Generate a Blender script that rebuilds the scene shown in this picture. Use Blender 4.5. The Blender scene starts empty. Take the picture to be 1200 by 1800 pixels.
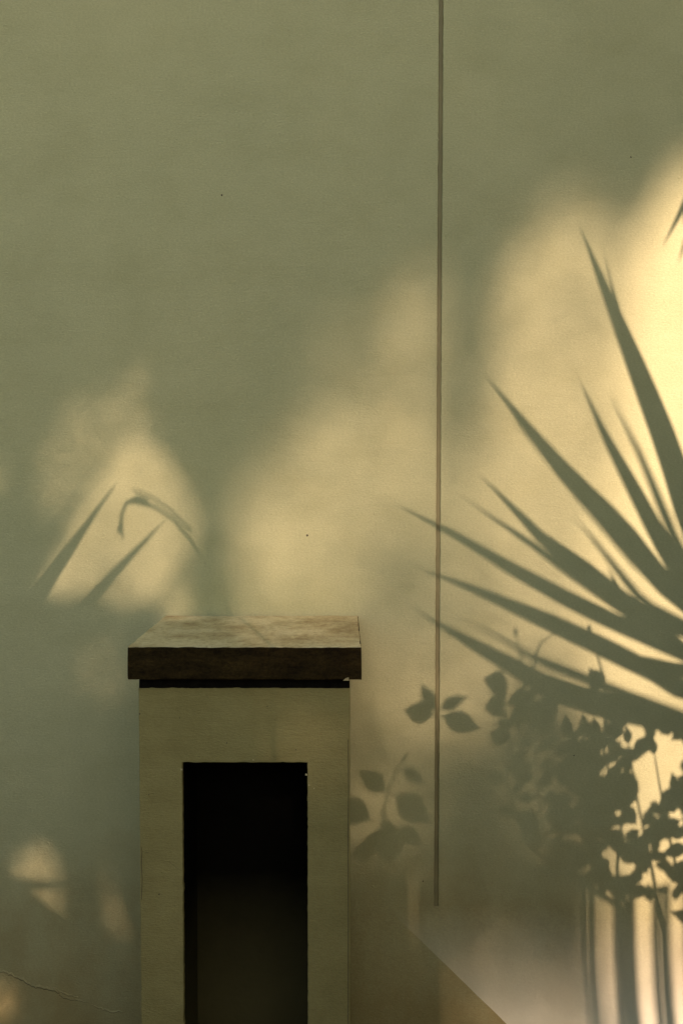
import bpy, bmesh, math, random
import numpy as np
from mathutils import Vector, Matrix, noise

random.seed(7)
rng = np.random.default_rng(7)
SC = bpy.context.scene
COL = SC.collection
R = math.radians

# ------------------------------------------------------------------ camera
CAM = Vector((0.0, -2.53, 1.5))
FOC = 1900.0                       # focal length in photo pixels (1200 x 1800)
PITCH = math.atan(78.0 / FOC)      # looking slightly down
cam = bpy.data.cameras.new('camera')
cam.sensor_fit = 'VERTICAL'
cam.sensor_height = 36.0
cam.lens = FOC / 1800.0 * 36.0
cam.clip_start = 0.05
cam.clip_end = 600
cam_ob = bpy.data.objects.new('camera', cam)
cam_ob.location = CAM
cam_ob.rotation_euler = (math.pi / 2 - PITCH, 0, 0)
COL.objects.link(cam_ob)
SC.camera = cam_ob

# ------------------------------------------------------------------ sky, sun, exposure
EL, AZ = R(35), R(12)              # sun in front of the wall, a little to the right
SUN = Vector((math.sin(AZ) * math.cos(EL), -math.cos(AZ) * math.cos(EL), math.sin(EL)))
world = bpy.data.worlds.new('World')
SC.world = world
world.use_nodes = True
wn = world.node_tree
bg = wn.nodes['Background']
sky = wn.nodes.new('ShaderNodeTexSky')
sky.sky_type = 'NISHITA'
sky.sun_disc = False
sky.sun_elevation = EL
sky.sun_rotation = math.pi - AZ
sky.air_density = 1.0
sky.dust_density = 1.2
sky.ozone_density = 1.0
wn.links.new(sky.outputs[0], bg.inputs[0])
bg.inputs[1].default_value = 0.083
sl = bpy.data.lights.new('sun', 'SUN')
sl.energy = 5.0
sl.angle = R(0.40)
sl.color = (1.0, 0.715, 0.66)
sun_ob = bpy.data.objects.new('sun', sl)
sun_ob.rotation_euler = SUN.to_track_quat('Z', 'Y').to_euler()
sun_ob.location = (2, -8, 8)
COL.objects.link(sun_ob)
SC.view_settings.view_transform = 'Standard'
SC.view_settings.look = 'None'
SC.view_settings.gamma = 1.0
SC.view_settings.use_curve_mapping = False
SC.view_settings.exposure = 1.05
SC.cycles.use_denoising = True
SC.cycles.max_bounces = 8
SC.cycles.diffuse_bounces = 5

# ------------------------------------------------------------------ measuring helpers
FWD = Vector((0, math.cos(PITCH), -math.sin(PITCH)))
UP = Vector((0, math.sin(PITCH), math.cos(PITCH)))


def at(px, py, Y=0.0):
    """the point of the plane y = Y that the photo shows at pixel (px, py)"""
    d = FWD + Vector((1, 0, 0)) * ((px - 600) / FOC) + UP * ((900 - py) / FOC)
    return CAM + d * ((Y - CAM.y) / d.y)


def sunward(px, py, t):
    """the point t metres towards the sun from where a shadow falls on the wall"""
    return at(px, py) + SUN * t


def wall_px(x, z):
    """photo pixel of wall points (arrays)"""
    dy = -CAM.y
    dz = z - CAM.z
    dep = dy * math.cos(PITCH) - dz * math.sin(PITCH)
    return 600 + FOC * x / dep, 900 - FOC * (dy * math.sin(PITCH) + dz * math.cos(PITCH)) / dep


# ------------------------------------------------------------------ object helpers
def tag(o, label=None, cat=None, group=None, kind=None):
    if label: o['label'] = label
    if cat: o['category'] = cat
    if group: o['group'] = group
    if kind: o['kind'] = kind
    return o


def empty(name, loc):
    o = bpy.data.objects.new(name, None)
    o.location = loc
    o.empty_display_size = 0.1
    COL.objects.link(o)
    return o


def mesh_ob(name, verts, faces, mats, parent=None, smooth=False, midx=None):
    me = bpy.data.meshes.new(name)
    off = Vector(parent.location) if parent is not None else Vector((0, 0, 0))
    if isinstance(verts, np.ndarray):
        vs = verts - np.array(off)
        me.vertices.add(len(vs))
        me.vertices.foreach_set('co', vs.astype(np.float32).ravel())
        k = faces.shape[1]
        me.loops.add(faces.size)
        me.loops.foreach_set('vertex_index', faces.astype(np.int32).ravel())
        me.polygons.add(len(faces))
        me.polygons.foreach_set('loop_start', np.arange(0, faces.size, k, dtype=np.int32))
        me.polygons.foreach_set('loop_total', np.full(len(faces), k, dtype=np.int32))
        me.update(calc_edges=True)
    else:
        me.from_pydata([tuple(Vector(v) - off) for v in verts], [], faces)
    for m in (mats if isinstance(mats, (list, tuple)) else [mats]):
        me.materials.append(m)
    if midx is not None:
        for p, i in zip(me.polygons, midx): p.material_index = i
    if smooth:
        me.polygons.foreach_set('use_smooth', [True] * len(me.polygons))
    me.validate()
    o = bpy.data.objects.new(name, me)
    COL.objects.link(o)
    if parent is not None: o.parent = parent
    return o


def fix_normals(o):
    bm = bmesh.new(); bm.from_mesh(o.data)
    bmesh.ops.recalc_face_normals(bm, faces=bm.faces)
    bm.to_mesh(o.data); bm.free()


def tube(pts, radii, n=6):
    """tapered tube along points -> verts, faces"""
    V, F = [], []
    pts = [Vector(p) for p in pts]
    for i, p in enumerate(pts):
        d = (pts[min(i + 1, len(pts) - 1)] - pts[max(i - 1, 0)]).normalized()
        a = d.cross(Vector((0.3, 1, 0.2))).normalized()
        b = d.cross(a)
        for k in range(n):
            th = 2 * math.pi * k / n
            V.append(p + (a * math.cos(th) + b * math.sin(th)) * radii[i])
    for i in range(len(pts) - 1):
        for k in range(n):
            k2 = (k + 1) % n
            F.append((i * n + k, i * n + k2, (i + 1) * n + k2, (i + 1) * n + k))
    F.append(tuple(range(n - 1, -1, -1)))
    F.append(tuple((len(pts) - 1) * n + k for k in range(n)))
    return V, F


def join(parts):
    V, F = [], []
    for v, f in parts:
        b = len(V)
        V += list(v)
        F += [tuple(i + b for i in q) for q in f]
    return V, F


# ------------------------------------------------------------------ materials
def material(name, build, rough=0.85, spec=0.25):
    m = bpy.data.materials.new(name)
    m.use_nodes = True
    nt = m.node_tree
    b = nt.nodes['Principled BSDF']
    b.inputs['Roughness'].default_value = rough
    b.inputs['Specular IOR Level'].default_value = spec
    build(nt, b)
    return m


def nd(nt, typ, **kw):
    n = nt.nodes.new(typ)
    for k, v in kw.items():
        if k in n.inputs: n.inputs[k].default_value = v
        else: setattr(n, k, v)
    return n


def coords(nt, scale=(1, 1, 1)):
    tc = nt.nodes.new('ShaderNodeTexCoord')
    mp = nt.nodes.new('ShaderNodeMapping')
    mp.inputs['Scale'].default_value = scale
    nt.links.new(tc.outputs['Object'], mp.inputs[0])
    return mp.outputs[0]


def noise_tex(nt, scale, detail=4, rough=0.55, stretch=(1, 1, 1)):
    n = nt.nodes.new('ShaderNodeTexNoise')
    n.inputs['Scale'].default_value = scale
    n.inputs['Detail'].default_value = detail
    n.inputs['Roughness'].default_value = rough
    nt.links.new(coords(nt, stretch), n.inputs['Vector'])
    return n.outputs['Fac']


def ramp(nt, fac, stops):
    r = nt.nodes.new('ShaderNodeValToRGB')
    e = r.color_ramp.elements
    while len(e) < len(stops): e.new(0.5)
    for el, (p, c) in zip(e, stops):
        el.position = p
        el.color = (*c, 1) if len(c) == 3 else c
    nt.links.new(fac, r.inputs[0])
    return r.outputs[0]


def mix(nt, fac, a, b, mode='MIX'):
    m = nt.nodes.new('ShaderNodeMix')
    m.data_type = 'RGBA'
    m.blend_type = mode
    for s, v in ((m.inputs[0], fac), (m.inputs[6], a), (m.inputs[7], b)):
        if isinstance(v, (int, float)): s.default_value = v
        elif isinstance(v, tuple): s.default_value = (*v, 1)
        else: nt.links.new(v, s)
    return m.outputs[2]


def math_n(nt, op, a, b=None, clamp=False):
    m = nt.nodes.new('ShaderNodeMath')
    m.operation = op
    m.use_clamp = clamp
    for s, v in ((m.inputs[0], a), (m.inputs[1], b)):
        if v is None: continue
        if isinstance(v, (int, float)): s.default_value = v
        else: nt.links.new(v, s)
    return m.outputs[0]


def bump(nt, bsdf, heights, dist=0.002, strength=1.0):
    """heights: list of (socket, weight)"""
    acc = None
    for s, w in heights:
        t = math_n(nt, 'MULTIPLY', s, w)
        acc = t if acc is None else math_n(nt, 'ADD', acc, t)
    b = nt.nodes.new('ShaderNodeBump')
    b.inputs['Distance'].default_value = dist
    b.inputs['Strength'].default_value = strength
    nt.links.new(acc, b.inputs['Height'])
    nt.links.new(b.outputs[0], bsdf.inputs['Normal'])


WALL_A, WALL_B = (0.445, 0.437, 0.208), (0.485, 0.468, 0.222)


def wall_colour(nt):
    big = noise_tex(nt, 1.7, 3, 0.5, (1, 1, 0.7))
    c = ramp(nt, big, [(0.35, WALL_A), (0.65, WALL_B)])
    mid = noise_tex(nt, 7, 6, 0.65, (0.8, 1, 1.2))
    c = mix(nt, 1.0, c, ramp(nt, mid, [(0.3, (0.93, 0.925, 0.9)), (0.5, (1, 1, 1)), (0.7, (1.05, 1.05, 1.06))]), 'MULTIPLY')
    fine = noise_tex(nt, 300, 3, 0.65, (0.6, 1, 1.3))
    # shade painted in: patchy brown darkening towards the foot of the wall
    tc = nt.nodes.new('ShaderNodeTexCoord')
    sep = nt.nodes.new('ShaderNodeSeparateXYZ')
    nt.links.new(tc.outputs['Object'], sep.inputs[0])
    reach = math_n(nt, 'ADD', sep.outputs[2], math_n(nt, 'MULTIPLY', math_n(nt, 'SUBTRACT', noise_tex(nt, 5, 7, 0.65, (1, 1, 0.7)), 0.5), 0.9))
    c = mix(nt, 1.0, c, ramp(nt, reach, [(0.16, (0.74, 0.63, 0.50)), (0.66, (1, 1, 1))]), 'MULTIPLY')
    return mix(nt, 1.0, c, ramp(nt, fine, [(0.3, (0.87, 0.87, 0.86)), (0.7, (1.1, 1.1, 1.1))]), 'MULTIPLY')


def wall_bump(nt, b, k=1.0):
    brush = noise_tex(nt, 34, 5, 0.7, (0.5, 1, 2.0))
    fine = noise_tex(nt, 220, 4, 0.7, (0.6, 1, 1.2))
    soft = noise_tex(nt, 9, 3, 0.5)
    vor = nt.nodes.new('ShaderNodeTexVoronoi')
    vor.inputs['Scale'].default_value = 34
    nt.links.new(coords(nt), vor.inputs['Vector'])
    pit = math_n(nt, 'SUBTRACT', 1.0, math_n(nt, 'MULTIPLY', vor.outputs['Distance'], 9.0, True), True)
    bump(nt, b, [(brush, 0.5 * k), (fine, 0.6 * k), (soft, 1.2), (pit, 0.3)], 0.0015)


def build_wall(nt, b):
    nt.links.new(wall_colour(nt), b.inputs['Base Color'])
    wall_bump(nt, b)


M_WALL = material('painted_render', build_wall, 0.8, 0.2)


def build_sealant(nt, b):
    n = noise_tex(nt, 9, 4, 0.6, (1, 1, 0.6))
    nt.links.new(ramp(nt, n, [(0.3, (0.205, 0.182, 0.075)), (0.7, (0.27, 0.24, 0.10))]), b.inputs['Base Color'])
    bump(nt, b, [(noise_tex(nt, 60, 4, 0.6, (1, 1, 0.3)), 1)], 0.001)


M_SEAL = material('joint_sealant', build_sealant, 0.6, 0.35)


def build_dark(nt, b):
    nt.links.new(ramp(nt, noise_tex(nt, 40, 3), [(0.3, (0.05, 0.04, 0.02)), (0.7, (0.09, 0.07, 0.04))]), b.inputs['Base Color'])


M_HOLE = material('dark_grit', build_dark, 0.9)


def build_pillar(nt, b):
    big = noise_tex(nt, 5, 4, 0.55, (1, 1, 0.6))
    c = ramp(nt, big, [(0.3, (0.312, 0.27, 0.088)), (0.7, (0.36, 0.312, 0.106))])
    mid = noise_tex(nt, 16, 6, 0.68, (0.7, 1, 1.1))
    c = mix(nt, 1.0, c, ramp(nt, mid, [(0.3, (0.87, 0.86, 0.83)), (0.5, (1, 1, 1)), (0.72, (1.1, 1.1, 1.12))]), 'MULTIPLY')
    fine = noise_tex(nt, 330, 3, 0.65, (0.5, 1, 1.4))
    c = mix(nt, 1.0, c, ramp(nt, fine, [(0.3, (0.9, 0.9, 0.9)), (0.7, (1.06, 1.06, 1.06))]), 'MULTIPLY')
    nt.links.new(c, b.inputs['Base Color'])
    brush = noise_tex(nt, 42, 5, 0.75, (0.4, 1, 2.2))
    fn = noise_tex(nt, 260, 4, 0.7, (0.5, 1, 1.3))
    bump(nt, b, [(brush, 0.9), (fn, 1.0), (noise_tex(nt, 12, 3), 1.2)], 0.002)


M_PILLAR = material('pillar_render', build_pillar, 0.85, 0.2)


def build_recess_shade(nt, b):
    # recess shade painted in: near black at the top, lighter low down
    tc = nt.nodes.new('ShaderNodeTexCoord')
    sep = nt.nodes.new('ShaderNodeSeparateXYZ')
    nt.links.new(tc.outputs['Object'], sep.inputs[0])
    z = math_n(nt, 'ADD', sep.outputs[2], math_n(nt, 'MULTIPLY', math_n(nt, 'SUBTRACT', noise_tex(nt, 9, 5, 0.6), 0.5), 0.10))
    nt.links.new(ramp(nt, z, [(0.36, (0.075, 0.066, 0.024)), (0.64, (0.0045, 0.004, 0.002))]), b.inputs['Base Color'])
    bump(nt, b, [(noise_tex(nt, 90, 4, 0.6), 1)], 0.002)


M_RECESS_SHADE = material('recess_shade_render', build_recess_shade, 0.95, 0.05)


def build_cap_top(nt, b):
    a = noise_tex(nt, 8, 9, 0.72, (1, 0.8, 1))
    c = ramp(nt, a, [(0.3, (0.27, 0.195, 0.075)), (0.43, (0.45, 0.365, 0.155)), (0.55, (0.61, 0.535, 0.255)), (0.75, (0.68, 0.605, 0.31))])
    s = noise_tex(nt, 140, 5, 0.75, (0.8, 0.8, 1))
    c = mix(nt, 1.0, c, ramp(nt, s, [(0.32, (0.66, 0.6, 0.5)), (0.5, (1, 1, 1)), (0.72, (1.1, 1.1, 1.08))]), 'MULTIPLY')
    nt.links.new(c, b.inputs['Base Color'])
    bump(nt, b, [(noise_tex(nt, 170, 5, 0.75), 1), (noise_tex(nt, 30, 4), 0.8)], 0.002)


M_CAPTOP = material('worn_stone', build_cap_top, 0.8, 0.25)


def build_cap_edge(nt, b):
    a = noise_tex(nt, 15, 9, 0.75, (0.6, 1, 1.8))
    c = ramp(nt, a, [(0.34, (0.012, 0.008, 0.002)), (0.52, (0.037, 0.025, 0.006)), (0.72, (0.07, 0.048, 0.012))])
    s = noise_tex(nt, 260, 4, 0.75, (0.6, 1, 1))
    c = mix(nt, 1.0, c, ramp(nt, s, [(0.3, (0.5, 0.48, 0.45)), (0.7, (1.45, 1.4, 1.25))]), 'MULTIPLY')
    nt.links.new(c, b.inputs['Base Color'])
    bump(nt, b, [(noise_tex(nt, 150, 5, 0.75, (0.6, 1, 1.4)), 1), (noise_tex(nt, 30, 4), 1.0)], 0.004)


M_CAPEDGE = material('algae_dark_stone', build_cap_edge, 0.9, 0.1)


def build_haze(nt, b):
    # pale haze put into the colour: wall tone at the top, whiter downwards
    tc = nt.nodes.new('ShaderNodeTexCoord')
    sep = nt.nodes.new('ShaderNodeSeparateXYZ')
    nt.links.new(tc.outputs['Object'], sep.inputs[0])
    z = math_n(nt, 'ADD', sep.outputs[2], math_n(nt, 'MULTIPLY', math_n(nt, 'SUBTRACT', noise_tex(nt, 6, 5, 0.6, (1, 1, 0.5)), 0.5), 0.08))
    f = ramp(nt, z, [(0.12, (1, 1, 1)), (0.45, (0, 0, 0))])
    c = mix(nt, f, wall_colour(nt), ramp(nt, noise_tex(nt, 5, 4), [(0.3, (0.71, 0.69, 0.45)), (0.7, (0.77, 0.75, 0.50))]))
    nt.links.new(c, b.inputs['Base Color'])
    bump(nt, b, [(noise_tex(nt, 60, 4, 0.6), 1), (noise_tex(nt, 7, 3), 1)], 0.0012)


def build_cap_shadow(nt, b):  # black for the painted shade under the cap
    nt.links.new(ramp(nt, noise_tex(nt, 60, 4), [(0.3, (0.006, 0.005, 0.003)), (0.7, (0.012, 0.010, 0.006))]), b.inputs['Base Color'])
    bump(nt, b, [(noise_tex(nt, 120, 4, 0.6), 1)], 0.001)


M_CAP_SHADOW = material('cap_shadow_black', build_cap_shadow, 0.9, 0.05)
M_HAZE = material('pale_haze', build_haze, 0.7, 0.25)


def build_soil(nt, b):
    nt.links.new(ramp(nt, noise_tex(nt, 3, 6, 0.65), [(0.3, (0.09, 0.054, 0.02)), (0.7, (0.17, 0.105, 0.042))]), b.inputs['Base Color'])
    bump(nt, b, [(noise_tex(nt, 25, 5, 0.7), 1)], 0.02)


M_SOIL = material('dry_soil', build_soil, 0.95, 0.1)


def leaf_mat(name, dark, light, rough=0.5):
    def build(nt, b):
        nt.links.new(ramp(nt, noise_tex(nt, 11, 3), [(0.3, dark), (0.7, light)]), b.inputs['Base Color'])
    return material(name, build, rough, 0.35)


M_YUCCA = leaf_mat('yucca_blade', (0.035, 0.06, 0.022), (0.06, 0.095, 0.035))
M_SHRUB = leaf_mat('shrub_leaf', (0.03, 0.065, 0.016), (0.06, 0.105, 0.03))
M_TREE = leaf_mat('tree_leaf', (0.035, 0.06, 0.014), (0.075, 0.11, 0.03))
M_REED = leaf_mat('dry_reed', (0.11, 0.095, 0.04), (0.19, 0.16, 0.07))
M_CANE = leaf_mat('bamboo_cane', (0.20, 0.15, 0.06), (0.30, 0.23, 0.1), 0.45)


def build_bark(nt, b):
    n = noise_tex(nt, 18, 5, 0.7, (1, 1, 0.25))
    nt.links.new(ramp(nt, n, [(0.3, (0.045, 0.032, 0.02)), (0.7, (0.13, 0.1, 0.065))]), b.inputs['Base Color'])
    bump(nt, b, [(n, 1)], 0.02)


M_BARK = material('bark', build_bark, 0.9, 0.15)

# ------------------------------------------------------------------ ground
G = 300.0
ground = mesh_ob('ground', [(-G, -G, 0), (G, -G, 0), (G, G, 0), (-G, G, 0)], [(0, 1, 2, 3)], M_SOIL)
tag(ground, 'bare brown soil at the foot of the wall', kind='structure')

# ------------------------------------------------------------------ rendered wall: two panels, sealant in the joint
WALL_H, TH = 4.2, 0.14
wall = empty('rendered_wall', (0, 0, 0))
tag(wall, 'olive cream rendered wall with a vertical joint, dappled by plant shadows', 'wall')


def seam_x(z):
    a, b = at(775, 0), at(766, 1600)
    k = (a.x - b.x) / (a.z - b.z)
    return b.x + k * (z - b.z)


def panel(x_far, side):
    """one slab of the wall; its edge at the joint is slightly ragged"""
    n = 420
    zs = [-0.05 + (WALL_H + 0.05) * i / n for i in range(n + 1)]
    V, F = [], []
    for z in zs:
        e = seam_x(z) + side * 0.0051
        r1 = 0.0007 * noise.noise((z * 30, side * 7, 0)) + 0.0009 * noise.noise((z * 110, side * 3, 5))
        V += [(x_far, 0, z), (e + side * 0.0009 + r1, 0, z), (e + r1, 0.0009, z), (e + r1, TH, z), (x_far, TH, z)]
    for i in range(n):
        for k in range(5):
            a, b = i * 5 + k, i * 5 + (k + 1) % 5
            F.append((a, b, b + 5, a + 5))
    F.append((0, 1, 2, 3, 4)); F.append(tuple(n * 5 + k for k in range(5)))
    o = mesh_ob('wall_panel', V, F, M_WALL, wall)
    fix_normals(o)
    return o


panel(-5.0, -1)
panel(5.0, 1)


def sealant():
    n = 260
    V, F = [], []
    for i in range(n + 1):
        z = -0.05 + (WALL_H + 0.04) * i / n
        c = seam_x(z)
        d = 0.0058 + 0.0006 * noise.noise((3, z * 14, 0))
        if z < at(770, 608).z: d -= 0.0012        # fuller bead below the break
        w = 0.006
        V += [(c - w, d + 0.0004, z), (c - 0.004, d, z), (c - 0.001, d - 0.0003, z), (c + 0.001, d - 0.0003, z), (c + 0.004, d, z), (c + w, d + 0.0004, z)]
    for i in range(n):
        for k in range(5):
            a = i * 6 + k
            F.append((a, a + 1, a + 7, a + 6))
    o = mesh_ob('joint_sealant', V, F, M_SEAL, wall)
    fix_normals(o)


sealant()


def blister(px, py, r, mat, name, h=0.0015):
    c = at(px, py)
    V, F = [(c.x, -h, c.z)], []
    n = 9
    for k in range(n):
        a = 2 * math.pi * k / n
        rr = r * random.uniform(0.75, 1.2)
        V.append((c.x + rr * math.cos(a), 0.0005, c.z + rr * math.sin(a)))
    for k in range(n): F.append((0, 1 + k, 1 + (k + 1) % n))
    return mesh_ob(name, V, F, mat, wall, smooth=True)


for px, py, r in ((390, 343, 0.0032), (1108, 276, 0.0026), (743, 1549, 0.0022), (1008, 1328, 0.0022), (540, 941, 0.0036)):
    blister(px, py, r, M_HOLE, 'dark_speck')
for px, py, r in ((700, 397, 0.005), (755, 300, 0.004), (783, 413, 0.005), (1193, 313, 0.004), (768, 245, 0.0045), (655, 1558, 0.004),
                  (747, 285, 0.003), (667, 182, 0.005), (735, 330, 0.003)):
    blister(px, py, r, M_WALL, 'paint_blister', 0.002)


def crack(pts, w):
    """raised lip of flaking paint along a crack, dark gap below it"""
    P = []
    for a, b in zip(pts, pts[1:]):
        for k in range(5):
            t = k / 5
            P.append((a[0] + (b[0] - a[0]) * t + random.uniform(-1.2, 1.2), a[1] + (b[1] - a[1]) * t + random.uniform(-1.4, 1.4)))
    P.append(pts[-1])
    n = len(P)
    V, F = [], []
    for i, (x, y) in enumerate(P):
        s = math.sin(math.pi * (i + 0.4) / (n - 0.2)) ** 0.6
        s *= 0.75 + 0.5 * noise.noise((i * 0.4, w * 100, 1))
        c = at(x, y)
        V += [(c.x, 0.0004, c.z + w * 2.6 * s), (c.x, -0.0021 * s, c.z + 0.35 * w * s), (c.x, 0.0006, c.z - 0.15 * w)]
    for i in range(n - 1):
        for k in range(2):
            a = i * 3 + k
            F.append((a, a + 1, a + 4, a + 3))
    o = mesh_ob('crack_lip', V, F, M_WALL, wall)
    fix_normals(o)
    V = []
    for i, (x, y) in enumerate(P):
        s = math.sin(math.pi * (i + 0.4) / (n - 0.2)) ** 0.6
        c = at(x, y)
        hw = w * 0.42 * s * (0.6 + 0.8 * abs(noise.noise((i * 0.7, 3, w * 50))))
        V += [(c.x, -0.0006, c.z - 0.1 * w), (c.x, -0.0006, c.z - 0.1 * w - hw)]
    mesh_ob('crack_gap', V, [(i * 2, i * 2 + 1, i * 2 + 3, i * 2 + 2) for i in range(n - 1)], M_HOLE, wall)


crack([(-60, 1702), (-20, 1707), (8, 1709), (22, 1715), (40, 1722), (50, 1730), (62, 1735), (82, 1738), (100, 1742), (108, 1751), (118, 1756), (135, 1758), (158, 1762)], 0.0042)
crack([(88, 1733), (105, 1742), (122, 1750), (138, 1753)], 0.0022)
crack([(160, 1765), (178, 1773), (195, 1779), (218, 1778)], 0.0026)

# ------------------------------------------------------------------ added wedge standing in for a pale haze at the wall foot
Z0 = at(900, 1594).z


def foot_wedge():
    nz, nx = 60, 50
    V, F = [], []
    for i in range(nz + 1):
        z = Z0 * (1 - (i / nz)) + 0.002
        dz = Z0 - z
        o = 0.0008 + 0.45 * dz ** 2.0
        # the slant edge runs from beside the pillar down to the right
        v = Vector((0, -o, z)) - CAM
        y_px = 900 - FOC * v.dot(UP) / v.dot(FWD)
        x_px = 890 + (y_px - 1800) * (222 / 216.0)
        xl = at(x_px, y_px, -o).x + 0.0012 * noise.noise((z * 30, 0, 4))
        for k in range(nx + 1):
            t = k / nx
            x = xl + (5.0 - xl) * t ** 2
            V.append((x, -o, z))
    for i in range(nz):
        for k in range(nx):
            a = i * (nx + 1) + k
            F.append((a, a + nx + 1, a + nx + 2, a + 1))
    root = empty('haze_wedge', (0, 0, 0))
    tag(root, 'added wedge with slanted left edge standing in for a pale haze at foot of wall', 'haze stand-in')
    fix_normals(mesh_ob('haze_skim', V, F, M_HAZE, root, smooth=True))
    # slanted end cheek back to the wall beside the pillar
    W = []
    for i in range(nz + 1):
        v = V[i * (nx + 1)]
        for k in range(6): W.append((at(602, 1700).x + (v[0] - at(602, 1700).x) * k / 5, -0.0008 + (v[1] + 0.0008) * k / 5, v[2]))
    fix_normals(mesh_ob('end_cheek', W, [(i * 6 + k, i * 6 + k + 1, i * 6 + k + 7, i * 6 + k + 6) for i in range(nz) for k in range(5)], M_WALL, root, smooth=True))


foot_wedge()

# ------------------------------------------------------------------ pillar with stone cap and dark recess
CF = -0.448                                 # front of the cap
BF = CF + 0.024                             # front of the shaft
xl_c, xr_c = at(224, 1166, CF).x, at(635, 1166, CF).x
zt, zb = at(600, 1137, CF).z, at(600, 1195, CF).z
pillar = empty('masonry_pillar', ((xl_c + xr_c) / 2, -0.22, 0))
tag(pillar, 'square rendered pillar with a stone cap and a tall black recess', 'pillar')


def axis(a, b, n, c):
    return [a, a + c] + [a + c + (b - a - 2 * c) * (i + 1) / (n + 1) for i in range(n)] + [b - c, b]


def slab(x0, x1, y0, y1, z0, z1, c, nx, ny, nz, amp):
    X, Y, Z = axis(x0, x1, nx, c), axis(y0, y1, ny, c), axis(z0, z1, nz, c)
    ids, V, F, I = {}, [], [], []

    def vid(i, j, k):
        key = (i, j, k)
        if key not in ids:
            p = Vector((X[i], Y[j], Z[k]))
            ex = [i in (0, len(X) - 1), j in (0, len(Y) - 1), k in (0, len(Z) - 1)]
            if sum(ex) >= 2:
                q = 0.42 * c * (1 + 1.3 * noise.noise(p * 23) + 0.9 * noise.noise(p * 75))
                mid = Vector(((x0 + x1) / 2, (y0 + y1) / 2, (z0 + z1) / 2))
                for m in range(3):
                    if ex[m]: p[m] += q * (1 if p[m] < mid[m] else -1)
            p += Vector((noise.noise(p * 17), noise.noise(p * 17 + Vector((9, 0, 0))), noise.noise(p * 19 + Vector((0, 9, 0))))) * amp
            ids[key] = len(V)
            V.append(p)
        return ids[key]
    for i in range(len(X) - 1):
        for j in range(len(Y) - 1):
            for k in (0, len(Z) - 1):
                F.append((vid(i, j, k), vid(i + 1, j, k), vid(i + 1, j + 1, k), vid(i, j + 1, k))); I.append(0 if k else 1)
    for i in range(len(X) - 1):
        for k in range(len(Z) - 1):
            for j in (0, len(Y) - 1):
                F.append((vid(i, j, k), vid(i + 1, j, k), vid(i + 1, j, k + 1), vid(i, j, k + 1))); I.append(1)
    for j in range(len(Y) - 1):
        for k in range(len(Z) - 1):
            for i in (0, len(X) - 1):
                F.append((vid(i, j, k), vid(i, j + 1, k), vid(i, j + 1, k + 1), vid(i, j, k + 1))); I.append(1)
    return V, F, I


v, f, mi = slab(xl_c, xr_c, CF, -0.006, zb, zt, 0.003, 70, 60, 12, 0.0011)
cap = mesh_ob('stone_cap', v, f, [M_CAPTOP, M_CAPEDGE], pillar, midx=mi)
fix_normals(cap)

# shade under the cap, built as a black band atop the shaft
bl, br = at(244.5, 1300, BF).x, at(615, 1300, BF).x
v, f, mi = slab(bl + 0.0008, br - 0.0008, BF + 0.001, -0.02, zb - 0.0235, zb + 0.002, 0.001, 60, 2, 3, 0.0010)
shadow_band = mesh_ob('cap_shadow_band', v, f, [M_CAP_SHADOW], pillar)
fix_normals(shadow_band)


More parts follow.
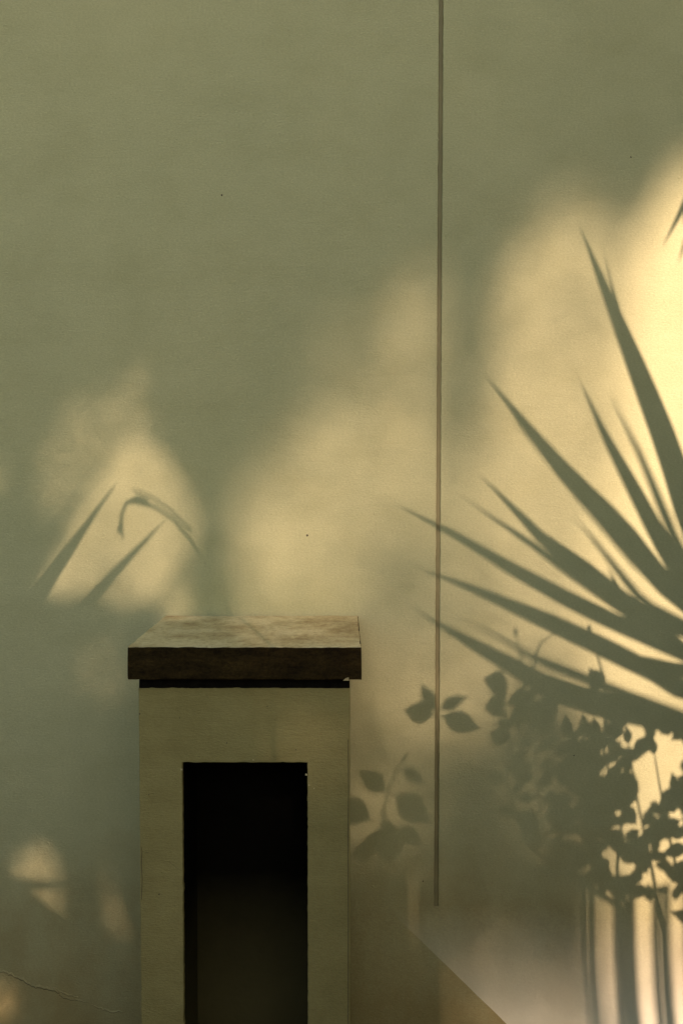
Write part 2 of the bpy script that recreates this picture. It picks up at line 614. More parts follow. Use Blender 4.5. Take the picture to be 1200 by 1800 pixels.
def shaft():
    top = zb - 0.021
    il, ir, it = at(322, 1560, BF).x, at(540.5, 1560, BF).x, at(430, 1340.5, BF).z
    back = -0.008
    deep = BF + 0.175
    def path(x0, x1, zt_, jit, seed, step=0.004, k=1.0):
        pts = []
        n = int(zt_ / step)
        def jj(a, b):
            p = Vector((a * 55, b * 55, seed))
            return jit * (noise.noise(p) + 0.9 * max(0, noise.noise(p * 2.3) - 0.25) * 3)
        for i in range(n): pts.append((x0 + jj(0, i * step), i * step))
        m = int((x1 - x0) / step)
        for i in range(m + 1): pts.append((x0 + (x1 - x0) * i / m, zt_ + jj(i * step, 7)))
        for i in range(n - 1, -1, -1): pts.append((x1 + jj(3, i * step), i * step))
        return pts
    outer = path(bl, br, top, 0.0008, 2)
    inner = path(il, ir, it, 0.0009, 5)
    V, F = [], []

    def ring(pts, y, grow=0.0, cx=0, top_=0):
        b = len(V)
        for x, z in pts:
            V.append((x + (grow if x > cx else -grow), y, z + (grow if z > top_ - 0.004 else 0)))
        return list(range(b, len(V)))
    cx = (il + ir) / 2
    o1 = ring(outer, BF, -0.0012, cx, top)
    o2 = ring(outer, BF + 0.0016, 0, cx, top)
    o3 = ring(outer, back, 0, cx, top)
    i1 = ring(inner, BF, 0.0012, cx, it)
    i2 = ring(inner, BF + 0.0018, 0, cx, it)
    i3 = ring(inner, BF + 0.014, 0, cx, it)
    F.append(tuple(o1 + i1[::-1]))
    for A, B in ((o1, o2), (o2, o3), (i1, i2), (i2, i3)):
        for q in range(len(A) - 1): F.append((A[q], A[q + 1], B[q + 1], B[q]))
    # top closing under the cap
    b = len(V)
    V.extend([(bl, BF + 0.002, top - 0.0005), (br, BF + 0.002, top - 0.0005), (br, back, top - 0.0005), (bl, back, top - 0.0005)])
    F.append((b, b + 1, b + 2, b + 3))
    o = mesh_ob('shaft', V, F, M_PILLAR, pillar)
    fix_normals(o)
    # recess lining
    y0 = BF + 0.013
    n1, n2, n3 = 0.003, 0.004, 0
    V = []
    for (x, z) in ((il, 0), (il, it), (ir, it), (ir, 0)):
        sx = 0.0006 if x < cx else -0.0006
        V.append((x - sx, y0, z + (0.0006 if z else 0)))
    for (x, z) in ((il + 0.004, 0), (il + 0.004, it), (ir - 0.004, it), (ir - 0.004, 0)):
        V.append((x, deep, z))
    F = [(0, 1, 5, 4), (1, 2, 6, 5), (2, 3, 7, 6), (4, 5, 6, 7)]
    o = mesh_ob('recess_lining', V, F, M_RECESS_SHADE, pillar)
    # chips of paler mortar along the opening edge
    for px, py, r in ((538, 1362, 0.0022), (319, 1353, 0.0025), (543, 1380, 0.0016), (317, 1392, 0.0013), (445, 1336, 0.002), (552, 1386, 0.0012)):
        c = at(px, py, BF)
        vv = [(c.x + r * a, BF - h, c.z + r * b_) for a, b_, h in ((-1, -.6, -.0006), (.9, -1, -.0006), (1, .5, -.0006), (-.5, 1.3, -.0006), (0, 0, .0018))]
        mesh_ob('mortar_chip', vv, [(0, 1, 4), (1, 2, 4), (2, 3, 4), (3, 0, 4)], M_CAPTOP, pillar)


shaft()
def hairline(pts, w):
    V = []
    for k, (x, y) in enumerate(pts):
        c = at(x, y, BF)
        V += [(c.x - w, BF - 0.0004, c.z + w * .3), (c.x + w, BF - 0.0004, c.z - w * .3)]
    mesh_ob('hairline_crack', V, [(i * 2, i * 2 + 1, i * 2 + 3, i * 2 + 2) for i in range(len(pts) - 1)], M_HOLE, pillar)


hairline([(248.5, 1488), (250, 1496), (249, 1520), (250.5, 1545), (249, 1581)], 0.0005)
hairline([(250, 1496), (256, 1499), (262, 1498)], 0.0005)
hairline([(296, 1514), (304, 1519), (311, 1526), (320, 1531)], 0.0004)
hairline([(611.5, 1300), (612.4, 1390), (611.2, 1470), (612, 1600), (611, 1830)], 0.0005)
for px, py, r in ((399, 1306, .0016), (316, 1262, .0013), (262, 1397, .0014), (246, 1255, .002), (280, 1572, .0018), (470, 1242, .0012), (520, 1318, .0013)):
    c = at(px, py, BF)
    mesh_ob('chip_mark', [(c.x - r, BF - .0004, c.z), (c.x, BF - .0004, c.z - r * .8), (c.x + r, BF - .0004, c.z + r * .2), (c.x + r * .1, BF - .0004, c.z + r)], [(0, 1, 2, 3)], M_HOLE, pillar)
c = at(608, 1193.5, CF)
chip = mesh_ob('mortar_chip', [(c.x - .006, CF - .0012, c.z - .003), (c.x + .006, CF - .0012, c.z - .003), (c.x + .005, CF - .0016, c.z + .0035), (c.x, CF - .0008, c.z + .002), (c.x, CF + .01, c.z - .003)],
               [(0, 1, 2, 3), (0, 4, 1), (0, 3, 4), (1, 4, 2), (2, 4, 3)], M_CAPTOP, pillar)

# ------------------------------------------------------------------ plants between the sun and the wall
PX = 0.00133


def blade(pts, width, parent, name, mat, peak=0.4, fold=0.25, extra=None):
    """one sword leaf along 3-D points from base to tip"""
    P = [Vector(p) for p in pts]
    # resample
    L = [0]
    for a, b in zip(P, P[1:]): L.append(L[-1] + (b - a).length)
    n = 12
    Q = []
    for i in range(n + 1):
        s = L[-1] * i / n
        k = 0
        while k < len(P) - 2 and L[k + 1] < s: k += 1
        u = (s - L[k]) / max(1e-6, L[k + 1] - L[k])
        Q.append(P[k].lerp(P[k + 1], min(1, u)))
    V, F = [], []
    for i, q in enumerate(Q):
        s = i / n
        d = (Q[min(i + 1, n)] - Q[max(i - 1, 0)]).normalized()
        side = d.cross(SUN).normalized()
        nor = side.cross(d).normalized()
        w = width * 0.5 * ((0.28 + 0.72 * math.sin(s / peak * 1.5708)) if s < peak else max(0.02, (1 - ((s - peak) / (1 - peak)) ** 1.6)))
        V += [q - side * w + nor * w * fold, q - nor * 0.0015, q + side * w + nor * w * fold, q + nor * 0.0015]
    for i in range(n):
        for k in range(4):
            a, b = i * 4 + k, i * 4 + (k + 1) % 4
            F.append((a, b, b + 4, a + 4))
    F.append((0, 1, 2, 3)); F.append(tuple(n * 4 + k for k in range(4)))
    return mesh_ob(name, V, F, mat, parent)


WK = 0.63


def yucca(head_px, t, label, leaves, rand, group=None, trunk=True, lo=0, hi=360):
    head = sunward(*head_px, t)
    root = empty('yucca', (head.x, head.y, 0))
    tag(root, label, 'yucca', group)
    h = head.z
    v, f = tube([(head.x + 0.02 * math.sin(i), head.y + 0.015 * math.cos(i * 1.7), h * i / 8) for i in range(9)], [0.075, 0.06, 0.055, 0.05, 0.048, 0.046, 0.045, 0.05, 0.03], 10)
    mesh_ob('trunk', v, f, M_BARK, root, smooth=True)
    for pts, w, tb, tt in leaves:
        m = len(pts)
        q = [head.lerp(sunward(*pts[0], tb), 0.0)] if False else []
        for i, p in enumerate(pts):
            s = i / (m - 1)
            q.append(sunward(*p, tb + (tt - tb) * s))
        blade(q, w * WK * PX, root, 'blade', M_YUCCA)
    for k in range(rand):
        a = R(lo + (hi - lo) * (k + random.random() * 0.7) / rand)
        e = R(random.uniform(-35, 60))
        d = Vector((math.cos(a) * math.cos(e), math.sin(a) * math.cos(e), math.sin(e)))
        ln = random.uniform(0.4, 0.62)
        droop = random.uniform(0.02, 0.12)
        q = [head + d * ln * s - Vector((0, 0, droop * s * s)) for s in (0.03, 0.3, 0.6, 0.85, 1)]
        blade(q, random.uniform(0.03, 0.045), root, 'blade', M_YUCCA)
    return root


H1 = (1305, 1160)
T1 = 1.62
leaves = [
    ([(1292, 1120), (1215, 930), (1178, 800), (1132, 680), (1078, 545), (1018, 400)], 66, T1, 1.62),
    ([(1290, 1100), (1180, 850), (1120, 640), (1085, 540), (1058, 437)], 26, T1 - .04, 1.58),
    ([(1292, 1130), (1205, 1030), (1155, 940), (1108, 850), (1060, 760), (1018, 668)], 44, T1 + .05, 1.75),
    ([(1292, 1140), (1160, 1020), (1085, 925), (1000, 840), (925, 750), (855, 660)], 56, T1, 1.72),
    ([(1292, 1214), (1150, 1106), (1085, 1050), (1030, 1003), (950, 945), (905, 897), (845, 836)], 46, T1, 1.6),
    ([(1292, 1205), (1110, 1082), (1000, 1005), (900, 932), (812, 874)], 26, T1 + .1, 1.95),
    ([(1292, 1196), (1130, 1118), (1000, 1055), (900, 1000), (800, 940), (695, 886)], 40, T1, 1.7),
    ([(1292, 1246), (1150, 1184), (1075, 1145), (980, 1100), (900, 1065), (820, 1030), (735, 998)], 46, T1, 1.9),
    ([(1292, 1306), (1150, 1264), (1060, 1240), (960, 1205), (880, 1160), (800, 1115), (730, 1073)], 56, T1, 1.72),
    ([(1292, 1150), (1160, 1090), (1100, 1060), (1065, 995)], 32, T1 - .1, 1.5),
    ([(1288, 1190), (1180, 1175), (1110, 1150)], 34, T1 - .05, 1.55),
    ([(1292, 1225), (1190, 1215), (1140, 1195)], 40, T1 - .05, 1.55),
    ([(1245, 1100), (1195, 1000), (1170, 940)], 40, T1 - .05, 1.55),
    ([(1292, 1120), (1190, 960), (1125, 800), (1072, 690)], 26, 2.5, 2.7),
    ([(1292, 1140), (1120, 990), (1010, 862), (900, 735)], 30, 2.4, 2.6),
    ([(1292, 1290), (1100, 1222), (930, 1150), (820, 1090)], 26, 2.3, 2.4),
    ([(1292, 1140), (1130, 1060), (1040, 945), (1005, 905)], 22, 2.2, 2.3),
    ([(1292, 1110), (1190, 900), (1160, 760), (1148, 690)], 22, 2.4, 2.5),
    ([(1250, 1130), (1300, 900), (1340, 700), (1360, 540)], 56, T1, 1.6),
    ([(1250, 1130), (1400, 960), (1520, 820)], 56, T1, 1.6),
    ([(1250, 1160), (1420, 1120), (1580, 1100)], 52, T1, 1.6),
    ([(1250, 1190), (1400, 1270), (1500, 1400)], 52, T1, 1.6),
    ([(1245, 1200), (1270, 1350), (1290, 1480)], 46, T1, 1.6),
    ([(1292, 1210), (1225, 1300), (1215, 1380)], 40, T1, 1.55),
]
yucca(H1, T1, 'tall yucca whose sword shaped leaves shadow the right side of the wall', leaves, 0)

H2 = (1330, 220)
leaves = [
    ([(1320, 230), (1235, 290), (1195, 375), (1164, 434)], 24, 1.75, 1.72),
    ([(1320, 230), (1240, 330), (1205, 420), (1190, 465)], 26, 1.75, 1.72),
    ([(1320, 220), (1250, 250), (1215, 320), (1198, 400)], 22, 1.75, 1.72),
    ([(1330, 220), (1300, 380), (1290, 520)], 40, 1.75, 1.72),
    ([(1330, 220), (1420, 300), (1500, 420)], 44, 1.75, 1.72),
    ([(1330, 220), (1450, 180), (1560, 200)], 44, 1.75, 1.72),
    ([(1330, 220), (1400, 60), (1450, -60)], 44, 1.75, 1.72),
    ([(1330, 220), (1300, 60), (1280, -60)], 44, 1.75, 1.72),
]
yucca(H2, 1.75, 'tallest yucca with drooping tips shadowed at the right edge of the wall', leaves, 0)

H3 = (-330, 1330)
leaves = [
    ([(-320, 1310), (-100, 1230), (40, 1090), (110, 985), (165, 905), (207, 846)], 60, 1.65, 1.62),
    ([(-320, 1330), (0, 1210), (140, 1075), (200, 1010), (248, 958), (292, 912)], 66, 1.72, 1.66),
    ([(-320, 1330), (-150, 1150), (20, 960), (75, 850)], 30, 1.8, 1.95),
    ([(-320, 1330), (-330, 1050), (-300, 830)], 50, 1.65, 1.62),
    ([(-320, 1330), (-500, 1150), (-600, 950)], 50, 1.65, 1.62),
    ([(-320, 1330), (-560, 1320), (-760, 1380)], 50, 1.65, 1.62),
    ([(-320, 1330), (-250, 1100), (-160, 900)], 50, 1.65, 1.62),
]
yucca(H3, 1.68, 'yucca at the left whose two blade tips are shadowed above the pillar', leaves, 0)

# reed that leans over and hangs its tip
reed = empty('reed', (0.62, -3.15, 0))
tag(reed, 'thin reed whose bent drooping tip is shadowed left of the pillar cap', 'reed')
stem = [Vector((0.62, -3.15, 0)), Vector((0.55, -2.98, 0.9)), Vector((0.38, -2.65, 1.7))]
stem += [sunward(420, 1110, 2.05), sunward(365, 1000, 1.85), sunward(332, 948, 1.75), sunward(305, 915, 1.7), sunward(275, 893, 1.66), sunward(245, 881, 1.64)]
v, f = tube(stem, [0.007, 0.006, 0.0055, 0.0045, 0.004, 0.0036, 0.0034, 0.0034, 0.006], 6)
mesh_ob('stem', v, f, M_REED, reed)
v, f = tube([sunward(335, 935, 1.9), sunward(300, 898, 1.86), sunward(265, 873, 1.83), sunward(232, 860, 1.82)], [0.004, 0.003, 0.003, 0.002], 5)
mesh_ob('stem', v, f, M_REED, reed)
hang = [sunward(258, 884, 1.65), sunward(240, 878, 1.64), sunward(222, 884, 1.63), sunward(214, 905, 1.62), sunward(213, 925, 1.62), sunward(217, 948, 1.62)]
v, f = tube(hang, [0.008, 0.009, 0.004, 0.004, 0.006, 0.0015], 6)
mesh_ob('drooping_tip', v, f, M_REED, reed)
v, f = tube([sunward(214, 915, 1.62), sunward(209, 928, 1.62), sunward(208, 940, 1.62)], [0.003, 0.004, 0.001], 5)
mesh_ob('drooping_tip', v, f, M_REED, reed)


# ---- leafy shrubs
def leaf_geo(c, d, size, width, tilt=0.0):
    """oval leaf from stalk c along d, blade turned mostly to the light"""
    d = d.normalized()
    side = d.cross(SUN).normalized()
    nor = side.cross(d).normalized()
    side = (side * math.cos(tilt) + nor * math.sin(tilt)).normalized()
    nor = side.cross(d).normalized()
    prof = [(0, 0.07), (0.1, 0.07), (0.14, 0.22), (0.2, 0.44), (0.28, 0.68), (0.37, 0.86), (0.46, 0.93), (0.55, 0.9), (0.64, 0.78), (0.73, 0.6), (0.82, 0.38), (0.91, 0.17), (1.0, 0.01)]
    V, F = [], []
    for s, w in prof:
        q = c + d * size * s - nor * size * 0.12 * s * s
        hw = w * width * 0.5
        k = 1 + 0.07 * math.sin(s * 41 + size * 900)       # slightly wavy margin
        V += [q - side * hw * k + nor * hw * 0.3, q, q + side * hw / k + nor * hw * 0.3]
    for i in range(len(prof) - 1):
        for k in range(2):
            a = i * 3 + k
            F.append((a, a + 1, a + 4, a + 3))
    return V, F


def wall_dir(a, b):
    return (sunward(b[0], b[1], 0) - sunward(a[0], a[1], 0))


def shrub(stems, label, hand, scatter=None):
    """stems: (list of px points from low to tip, t_low, t_tip, number of leaves, leaf px)"""
    s0 = sunward(*stems[0][0][0], stems[0][1])
    root = empty('leafy_shrub', (s0.x, s0.y, 0))
    tag(root, label, 'shrub', None)
    for pts, t0, t1, nl, lp in stems:
        m = len(pts)
        P = [sunward(*p, t0 + (t1 - t0) * i / (m - 1)) for i, p in enumerate(pts)]
        rooted = pts[0][1] > 1400
        foot = Vector((s0.x + (P[0].x - s0.x) * 0.3, s0.y + (P[0].y - s0.y) * 0.3, 0))
        mid = Vector((P[0].x * 0.6 + foot.x * 0.4, P[0].y * 0.6 + foot.y * 0.4, P[0].z * 0.55))
        Q = [foot, mid] + P if rooted else P
        v, f = tube(Q, ([0.009, 0.007] if rooted else []) + [0.0052 - 0.0035 * i / (m - 1) for i in range(m)], 6)
        mesh_ob('stem', v, f, M_BARK, root)
        geo = []
        for k in range(nl):
            s = (k + 0.5 + random.uniform(-.3, .3)) / nl
            if m > 4: s = 0.45 + 0.55 * s          # bare stalks low down
            s *= m - 1
            i = min(int(s), m - 2)
            c = P[i].lerp(P[i + 1], s - i)
            ax = (P[i + 1] - P[i]).normalized()
            a = (1 if k % 2 else -1) * R(random.uniform(35, 80))
            side = ax.cross(SUN).normalized()
            d = ax * math.cos(a) + side * math.sin(a) + SUN * random.uniform(-0.35, 0.35)
            sz = lp * PX * random.uniform(0.55, 1.3)
            geo.append(leaf_geo(c, d, sz, sz * random.uniform(0.42, 0.62), random.uniform(-0.6, 0.6)))
        geo.append(leaf_geo(P[-1], P[-1] - P[-2], lp * PX * 0.8, lp * PX * 0.4))
        for g in geo: mesh_ob('leaf', *g, M_SHRUB, root)
    for (bx, by), (tx, ty), w, t in hand + (scatter or []):
        c = sunward(bx, by, t)
        d = wall_dir((bx, by), (tx, ty))
        mesh_ob('leaf', *leaf_geo(c, d, d.length, w * PX), M_SHRUB, root)
    return root


# right-hand shrub: its leaves crowd together but leave these gaps (centre and half size in photo pixels)
LEAF_GAPS = [(1114, 1282, 15, 24), (1102, 1302, 9, 16), (1058, 1278, 10, 15), (1066, 1348, 23, 11), (1125, 1350, 17, 16), (1148, 1318, 17, 25),
             (1177, 1345, 22, 38), (1155, 1382, 22, 20), (1127, 1395, 8, 16), (1124, 1428, 13, 18), (1186, 1422, 20, 18), (1192, 1500, 20, 24),
             (1160, 1542, 28, 12), (1084, 1520, 12, 22), (1056, 1484, 9, 12), (1100, 1205, 60, 26), (1150, 1230, 40, 24), (1230, 1330, 16, 30), (1240, 1460, 18, 22)]
CROWD = []
while len(CROWD) < 285:
    cx, cy = random.uniform(1035, 1300), random.uniform(1262, 1572)
    ln = random.uniform(26, 52)
    a = random.uniform(0, 2 * math.pi)
    pts = [(cx + math.cos(a) * ln * k, cy + math.sin(a) * ln * k) for k in (-0.4, 0, 0.4)]
    if any(((px - gx) / (gw + 1)) ** 2 + ((py - gy) / (gh + 1)) ** 2 < 1 for px, py in pts for gx, gy, gw, gh in LEAF_GAPS): continue
    CROWD.append(((cx - math.cos(a) * ln / 2, cy - math.sin(a) * ln / 2), (cx + math.cos(a) * ln / 2, cy + math.sin(a) * ln / 2), ln * random.uniform(0.42, 0.6), random.uniform(1.35, 1.7)))
shrub([([(1165, 1640), (1140, 1500), (1118, 1400), (1105, 1310)], 1.45, 1.4, 0, 40),
       ([(1235, 1640), (1190, 1540), (1165, 1420), (1150, 1330)], 1.4, 1.3, 0, 40),
       ([(1090, 1640), (1085, 1520), (1095, 1420), (1062, 1330), (1068, 1260)], 1.5, 1.5, 0, 40),
       ([(1270, 1640), (1250, 1500), (1230, 1380), (1220, 1290)], 1.4, 1.3, 12, 52),
       ([(1230, 1640), (1215, 1500), (1190, 1400)], 1.4, 1.4, 8, 54),
       ([(1300, 1640), (1320, 1450), (1330, 1300)], 1.4, 1.4, 16, 52)],
      'leafy shrub with oval leaves shadowed at the lower right edge of the wall',
      [((1100, 1290), (1060, 1275), 34, 1.4), ((1118, 1330), (1150, 1290), 22, 1.4), ((1150, 1420), (1215, 1390), 40, 1.35),
       ((1110, 1560), (1085, 1560), 30, 1.4)], CROWD)
# middle shrub
shrub([([(1098, 1800), (1098, 1600), (1030, 1500), (1010, 1400), (1000, 1300)], 1.8, 1.75, 16, 56),
       ([(1102, 1800), (1100, 1600), (965, 1500), (945, 1400), (940, 1290)], 1.95, 1.85, 16, 56),
       ([(1100, 1800), (1094, 1600), (925, 1480), (894, 1380), (893, 1290), (884, 1235)], 2.0, 1.85, 8, 46),
       ([(1104, 1800), (1106, 1600), (1055, 1500), (1040, 1400), (1030, 1300)], 1.7, 1.65, 18, 56),
       ([(930, 1300), (936, 1220), (938, 1160), (950, 1128), (968, 1116)], 1.8, 1.78, 0, 14),
       ([(1062, 1300), (1066, 1235), (1058, 1180), (1038, 1112)], 1.6, 1.6, 1, 20),
       ([(912, 1300), (916, 1240), (920, 1180), (908, 1120)], 1.8, 1.78, 0, 22)],
      'dense leafy shrub with upright twigs shadowed below the long blades',
      [((895, 1205), (848, 1192), 38, 1.8), ((890, 1232), (848, 1246), 34, 1.8), ((900, 1240), (940, 1215), 44, 1.8),
       ((890, 1265), (935, 1250), 40, 1.8), ((868, 1268), (905, 1272), 16, 1.8), ((893, 1300), (860, 1285), 30, 1.85),
       ((1060, 1215), (1036, 1175), 34, 1.6), ((960, 1262), (920, 1245), 44, 1.8), ((985, 1250), (950, 1225), 44, 1.8)])
# small shoots either side of the joint
shrub([([(662, 1640), (668, 1500), (672, 1430), (688, 1370), (706, 1340)], 2.12, 2.0, 0, 22)],
      'broad leaved shoot shadowed just right of the pillar',
      [((682, 1394), (630, 1356), 33, 2.02), ((688, 1394), (756, 1446), 44, 2.02), ((656, 1444), (588, 1404), 40, 2.05),
       ((676, 1430), (694, 1526), 52, 2.05), ((666, 1452), (646, 1505), 34, 2.05), ((704, 1346), (746, 1380), 22, 2.02),
       ((700, 1446), (742, 1486), 26, 2.05), ((664, 1490), (616, 1500), 34, 2.06)])
shrub([([(768, 1640), (770, 1480), (768, 1360), (768, 1262), (765, 1236)], 1.95, 1.85, 0, 16)],
      'slender four leaved shoot shadowed across the wall joint',
      [((766, 1252), (740, 1204), 26, 1.85), ((766, 1256), (708, 1248), 34, 1.86), ((769, 1246), (820, 1224), 22, 1.85), ((771, 1256), (846, 1280), 34, 1.86)])

# ---- unseen cane screen added behind the camera: shadows the wall foot, gaps leave bright streaks
screen = empty('streak_screen', (1.4, 0, 0))
tag(screen, 'unseen cane screen added so its gaps throw bright vertical streaks at lower right', 'cane screen')
TS = 3.5


def cane(px0, px1, top_px):
    a, b = sunward(px0, top_px, TS), sunward(px1, top_px, TS)
    r = (b.x - a.x) / 2
    c = (a.x + b.x) / 2
    zs = [0.0]
    while zs[-1] < a.z - 0.3: zs.append(zs[-1] + random.uniform(0.22, 0.3))
    zs.append(a.z)
    pts, rad = [], []
    for i, z in enumerate(zs):
        if 0 < i < len(zs) - 1:
            pts += [(c, a.y, z - .012), (c, a.y, z), (c, a.y, z + .012)]; rad += [r, r * 1.05, r]
        else:
            pts.append((c, a.y, z)); rad.append(r)
    v, f = tube(pts, rad, 10)
    mesh_ob('cane', v, f, M_CANE, screen)


GAPS = [(714, 738), (1050, 1079), (1119, 1143), (1179, 1201), (1262, 1290)]
edges = [560, 716, 735, 768] + [g for p in GAPS[1:] for g in p][1:] + [2100]
for a, b in zip(edges[0::2], edges[1::2]):
    thin = 1050 < a < 1262                      # slimmer canes that let a little light past one another
    n = max(1, round((b - a) / (20 if thin else 62)))
    for k in range(n):
        if thin: cane(a + (b - a) * k / n + 1.2, a + (b - a) * (k + 1) / n - 1.2, 1545 + random.uniform(-8, 16))
        else: cane(a + (b - a) * k / n - 1.0, a + (b - a) * (k + 1) / n + 1.0, 1545 + random.uniform(-8, 16))
cane(1026, 1036, 1556)
cane(1040, 1050, 1552)
for zz in (0.5, 1.9):
    p0, p1 = sunward(560, 1600, TS), sunward(2100, 1600, TS)
    v, f = tube([(p0.x, p0.y - 0.05, zz), (p1.x, p0.y - 0.05, zz)], [0.012, 0.012], 6)
    mesh_ob('rail', v, f, M_CANE, screen)


side = mesh_ob('shade_wall', *slab(2.15, 2.3, -4.2, -0.012, -0.05, 3.7, 0.004, 0, 0, 0, 0)[:2], M_WALL)  # added out of view to dim the right part of the wall
tag(side, 'unseen olive cream wall added on the right to block sky light', 'wall')

# ---- unseen board fence added behind the camera to darken the lower wall
fence = empty('shade_fence', (-2.2, -2.95, 0))
tag(fence, 'unseen dark board fence added to keep low sky light off the wall', 'fence')
for k in range(36):
    x0 = -5.2 + k * 0.158
    hgt = 1.5 + random.uniform(-0.012, 0.012)
    v, f, mi = slab(x0, x0 + 0.15, -2.96, -2.938, 0.0, hgt, 0.002, 0, 0, 0, 0.0)
    mesh_ob('board', v, f, M_BARK, fence)
for zz in (0.3, 1.15):
    v, f, mi = slab(-5.2, 0.5, -3.0, -2.963, zz, zz + 0.08, 0.002, 0, 0, 0, 0.0)
    mesh_ob('rail', v, f, M_BARK, fence)


# ---- broadleaf trees beyond: their crowns shade the wall, gaps in them let soft patches through
def poly_sd(x, y, P):
    P = np.array(P, float)
    n = len(P)
    ins = np.zeros(x.shape, bool)
    d2 = np.full(x.shape, 1e12)
    for i in range(n):
        x1, y1 = P[i]; x2, y2 = P[(i + 1) % n]
        ex, ey = x2 - x1, y2 - y1
        t = np.clip(((x - x1) * ex + (y - y1) * ey) / (ex * ex + ey * ey + 1e-9), 0, 1)
        d2 = np.minimum(d2, (x - x1 - t * ex) ** 2 + (y - y1 - t * ey) ** 2)
        c = ((y1 > y) != (y2 > y)) & (x < (x2 - x1) * (y - y1) / (y2 - y1 + 1e-12) + x1)
        ins ^= c
    return np.where(ins, 1, -1) * np.sqrt(d2)


def sstep(v): v = np.clip(v, 0, 1); return v * v * (3 - 2 * v)


# openings in the crowns (photo pixels of the light patch each one throws, share of light, softness)
OPEN = [
    ([(-400, 600), (335, 600), (335, 800), (352, 1140), (240, 1250), (232, 1900), (-400, 1900)], 0.31, 14),
    ([(1215, 300), (1165, 360), (1125, 440), (1100, 540), (1085, 640), (1080, 760), (1095, 900), (1150, 1100), (1400, 1250), (1500, 700), (1400, 350)], 1.0, 34),
    ([(872, 640), (874, 560), (895, 490), (940, 415), (1000, 385), (1060, 400), (1100, 430), (1120, 520), (1200, 1000), (1200, 1250), (1020, 1230), (930, 1130), (880, 1000), (850, 880), (840, 760)], 0.41, 26),
    ([(930, 400), (1000, 340), (1060, 350), (1100, 420), (1000, 440)], 0.2, 30),
    ([(1080, 760), (1000, 880), (1000, 1050), (1050, 1260), (1250, 1280), (1250, 800)], 0.75, 50),
    ([(470, 830), (515, 775), (570, 735), (640, 710), (730, 690), (770, 740), (770, 900), (690, 930), (655, 1000), (645, 1110), (480, 1110), (440, 1040), (415, 960), (415, 880)], 0.27, 46),
    ([(690, 520), (735, 480), (770, 500), (782, 700), (700, 720), (640, 690), (680, 600)], 0.2, 26),
    ([(560, 640), (600, 570), (650, 570), (690, 640), (660, 710), (560, 740)], 0.10, 30),
    ([(500, 770), (580, 720), (700, 740), (640, 900), (560, 1080), (500, 1000)], 0.295, 40),
    ([(640, 760), (900, 800), (1000, 950), (1000, 1180), (900, 1200), (760, 1180), (650, 1130)], 0.21, 40),
    ([(780, 780), (900, 800), (1000, 900), (1000, 1120), (880, 1090), (800, 1000)], 0.24, 40),
    ([(620, 1080), (780, 1080), (960, 1190), (900, 1285), (700, 1300), (640, 1270)], 0.17, 36),
    ([(600, 1320), (690, 1328), (740, 1362), (756, 1415), (738, 1470), (640, 1495), (600, 1480)], 0.088, 18),
    ([(1100, 1190), (1300, 1150), (1350, 1600), (1300, 1900), (1080, 1900), (1072, 1560), (1065, 1400)], 0.62, 34),
    ([(1130, 1280), (1350, 1200), (1350, 1600), (1110, 1570)], 0.85, 40),
    ([(860, 1300), (1020, 1280), (1020, 1480), (900, 1480)], 0.045, 40),
    ([(800, 1735), (1140, 1735), (1140, 2400), (800, 2400)], 0.14, 135),
    ([(230, 1085), (600, 1085), (600, 1320), (230, 1320)], 0.085, 20),
    ([(705, 1530), (745, 1530), (742, 1660), (708, 1660)], 0.13, 16),
    ([(440, 1430), (540, 1400), (560, 1480), (500, 1520), (440, 1500)], 0.06, 14),
]
LEFT = [   # openings in the small near tree at the left, sharper because it stands closer
    ([(75, 1035), (118, 950), (160, 850), (205, 790), (240, 768), (285, 800), (322, 850), (352, 905), (340, 965), (305, 1000), (285, 1050), (215, 1065), (150, 1045)], 1.0, 16),
    ([(65, 880), (80, 790), (130, 715), (185, 690), (245, 660), (262, 760), (200, 830), (120, 900)], 0.34, 30),
    ([(285, 1040), (325, 1010), (345, 1110), (290, 1130)], 0.6, 16),
    ([(140, 1150), (190, 1130), (225, 1230), (150, 1230)], 0.14, 24),
    ([(-60, 810), (5, 805), (10, 860), (-60, 880)], 0.3, 16),
    ([(24, 1545), (32, 1505), (62, 1484), (92, 1500), (106, 1545), (106, 1610), (70, 1600), (30, 1565)], 0.6, 6),
    ([(-60, 1720), (5, 1725), (36, 1752), (22, 1785), (-60, 1800)], 0.6, 6),
    ([(183, 1525), (189, 1528), (222, 1640), (226, 1685), (214, 1665), (196, 1635)], 0.45, 5),
]
SHUT = [  # darker leaf clumps hanging inside the openings
    ([(985, 515), (1020, 520), (1062, 590), (1055, 660), (1010, 625), (975, 565)], 0.55, 30),
    ([(1030, 330), (1090, 340), (1085, 400), (1040, 385)], 0.5, 30),
    ([(640, 950), (740, 940), (775, 1090), (650, 1090)], 0.5, 40),
    ([(788, 440), (846, 440), (850, 740), (820, 810), (790, 720)], 0.6, 24),
    ([(770, 930), (880, 1010), (880, 1120), (770, 1060)], 0.3, 40),
    ([(560, 560), (690, 640), (690, 700), (640, 690)], 0.5, 26),
]


def light_share(x, z, near=False):
    px, py = wall_px(x, z)
    T = np.full(px.shape, 0.0004)
    if near: T = np.maximum(T, sstep((px - 375) / 45))
    for P, amp, soft in (LEFT if near else OPEN):
        T = np.maximum(T, amp * sstep(0.5 + poly_sd(px, py, P) / (2 * soft)))
    for P, amp, soft in (() if near else SHUT):
        T = T * (1 - amp * sstep(0.5 + poly_sd(px, py, P) / (2 * soft)))
    return np.clip(T, 0.0004, 1)


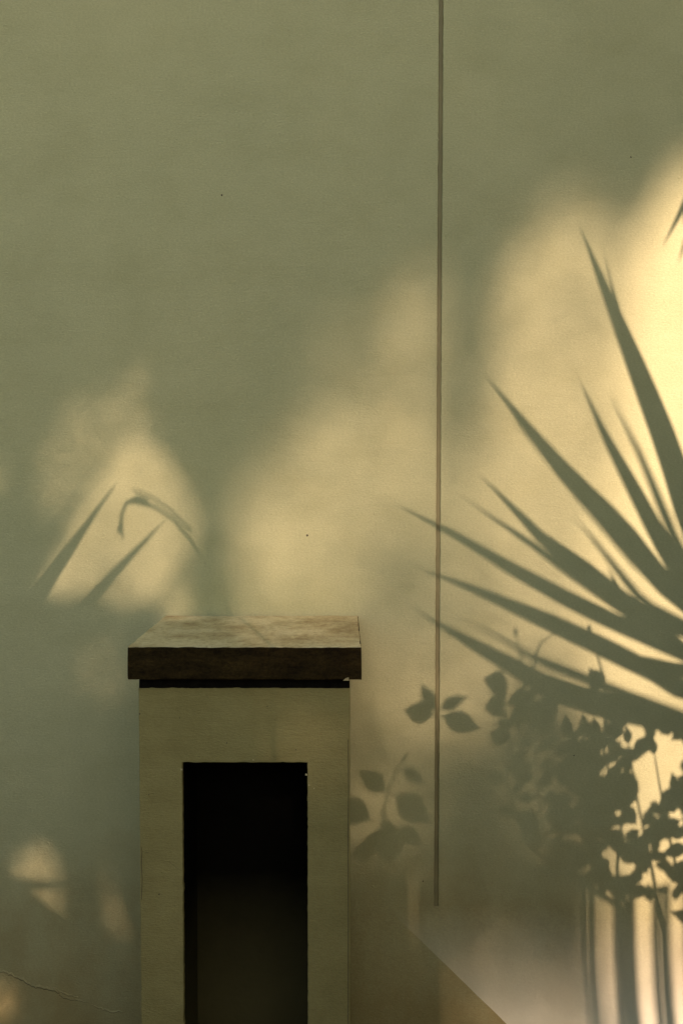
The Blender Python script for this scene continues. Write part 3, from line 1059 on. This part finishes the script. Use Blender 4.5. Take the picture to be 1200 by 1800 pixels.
def foliage(N, xr, zr, tr, sr, near=False, fine=False):
    """leaf quads of a crown, thinned where its openings let light through to the wall"""
    x = rng.uniform(*xr, N)
    z = rng.uniform(*zr, N)
    t = rng.uniform(*tr, N)
    size = rng.uniform(*sr, N)
    area = np.mean(1.05 * size * size * 0.62)          # mean area a leaf hides, seen from the sun
    plane = (xr[1] - xr[0]) * (zr[1] - zr[0]) * math.cos(EL) * math.cos(AZ)
    T = light_share(x, z, near)
    need = -np.log(T) * plane / area / N * ((T >= 0.04) == fine)
    print('crown thinning', N, float(need.max()), int((need * 0 + np.minimum(need, 1)).sum()))
    keep = rng.uniform(0, 1, N) < need
    x, z, t, size = x[keep], z[keep], t[keep], size[keep]
    n = len(x)
    S = np.array(SUN)
    c = np.stack([x, np.zeros(n), z], 1) + t[:, None] * S
    d = rng.normal(size=(n, 3)); d /= np.linalg.norm(d, axis=1)[:, None]
    nr = rng.normal(size=(n, 3)) + S * 1.1
    s = np.cross(nr, d); s /= np.linalg.norm(s, axis=1)[:, None]
    L = size[:, None]
    return c, np.stack([c - d * L, c + s * L * 0.55, c + d * L, c - s * L * 0.55], 1)


def tree(name, label, bx, by, V, h, r, limb, fork):
    root = empty(name, (bx, by, 0))
    tag(root, label, 'tree')
    v = V.reshape(-1, 3)
    tag(mesh_ob('crown', v, np.arange(len(v)).reshape(-1, 4), M_TREE, root), kind='stuff')
    v, f = tube([(bx, by, -0.1), (bx + .05, by, h * .2), (bx - .04, by + .05, h * .55), (bx, by, h)], [r, r * .8, r * .62, r * .33], 12)
    mesh_ob('trunk', v, f, M_BARK, root, smooth=True)
    for k in range(5):
        a = k * 1.26 + bx
        p0 = Vector((bx, by, h * (0.84 + 0.03 * k)))
        p2 = p0 + Vector((math.cos(a) * limb, math.sin(a) * limb, limb * fork))
        mesh_ob('limb', *tube([p0, p0.lerp(p2, .5) + Vector((0, 0, .1 * limb)), p2], [r * .3, r * .2, r * .08], 7), M_BARK, root, smooth=True)


C, V = foliage(900000, (-3.4, 4.2), (-0.9, 3.6), (19.5, 24.0), (0.019, 0.03))
C2, V2 = foliage(1600000, (-1.2, 2.4), (-0.9, 2.4), (19.5, 24.0), (0.009, 0.014), False, True)   # thin young leaves round the gaps
C, V = np.concatenate([C, C2]), np.concatenate([V, V2])
cuts = [-99, 2.2, 5.0, 99]
labs = ['leafy tree beyond, shading the left part of the wall', 'leafy tree beyond, its crown gaps lighting the patch above the pillar',
        'leafy tree beyond, open crown letting strong light onto the right edge']
for i, bx in enumerate((0.4, 3.7, 6.6)):
    sel = (C[:, 0] >= cuts[i]) & (C[:, 0] < cuts[i + 1])
    tree('broadleaf_tree', labs[i], bx, -17.5, V[sel], 13.0, 0.32, 0.9, 1.0)
C, V = foliage(170000, (-1.5, -0.2), (0.0, 2.0), (8.0, 9.2), (0.012, 0.019), True)
C2, V2 = foliage(420000, (-1.5, -0.2), (0.0, 2.0), (8.0, 9.2), (0.005, 0.008), True, True)
V = np.concatenate([V, V2])
tree('small_tree', 'small tree beyond the fence, its gaps lighting the patches left of the pillar', 0.85, -6.9, V, 4.9, 0.07, 0.3, 1.2)

# broad blades that cut the light patches low on the left
cutter = empty('broad_leaf_plant', (-0.75, -2.72, 0))
tag(cutter, 'broad leaved plant cutting the small light patches at lower left', 'plant')
TB = 3.28
for pts, w in (([(-120, 1562), (20, 1556), (150, 1555)], 22), ([(-60, 1560), (40, 1595), (150, 1665)], 52),
               ([(300, 1700), (262, 1640), (232, 1580), (206, 1510)], 48), ([(300, 1720), (235, 1668), (190, 1645)], 14), ([(-120, 1790), (0, 1760), (18, 1738)], 12)):
    q = [sunward(*p, TB) for p in pts]
    blade(q, w * 1.0 * PX, cutter, 'blade', M_SHRUB, peak=0.5)
    v, f = tube([Vector((-0.75 + random.uniform(-.06, .06), -2.72, 0)), (q[0] + Vector((-0.75, -2.72, 0))) * 0.5 + Vector((0, 0, 0.25)), q[0]], [0.012, 0.009, 0.005], 6)
    mesh_ob('stalk', v, f, M_SHRUB, cutter)
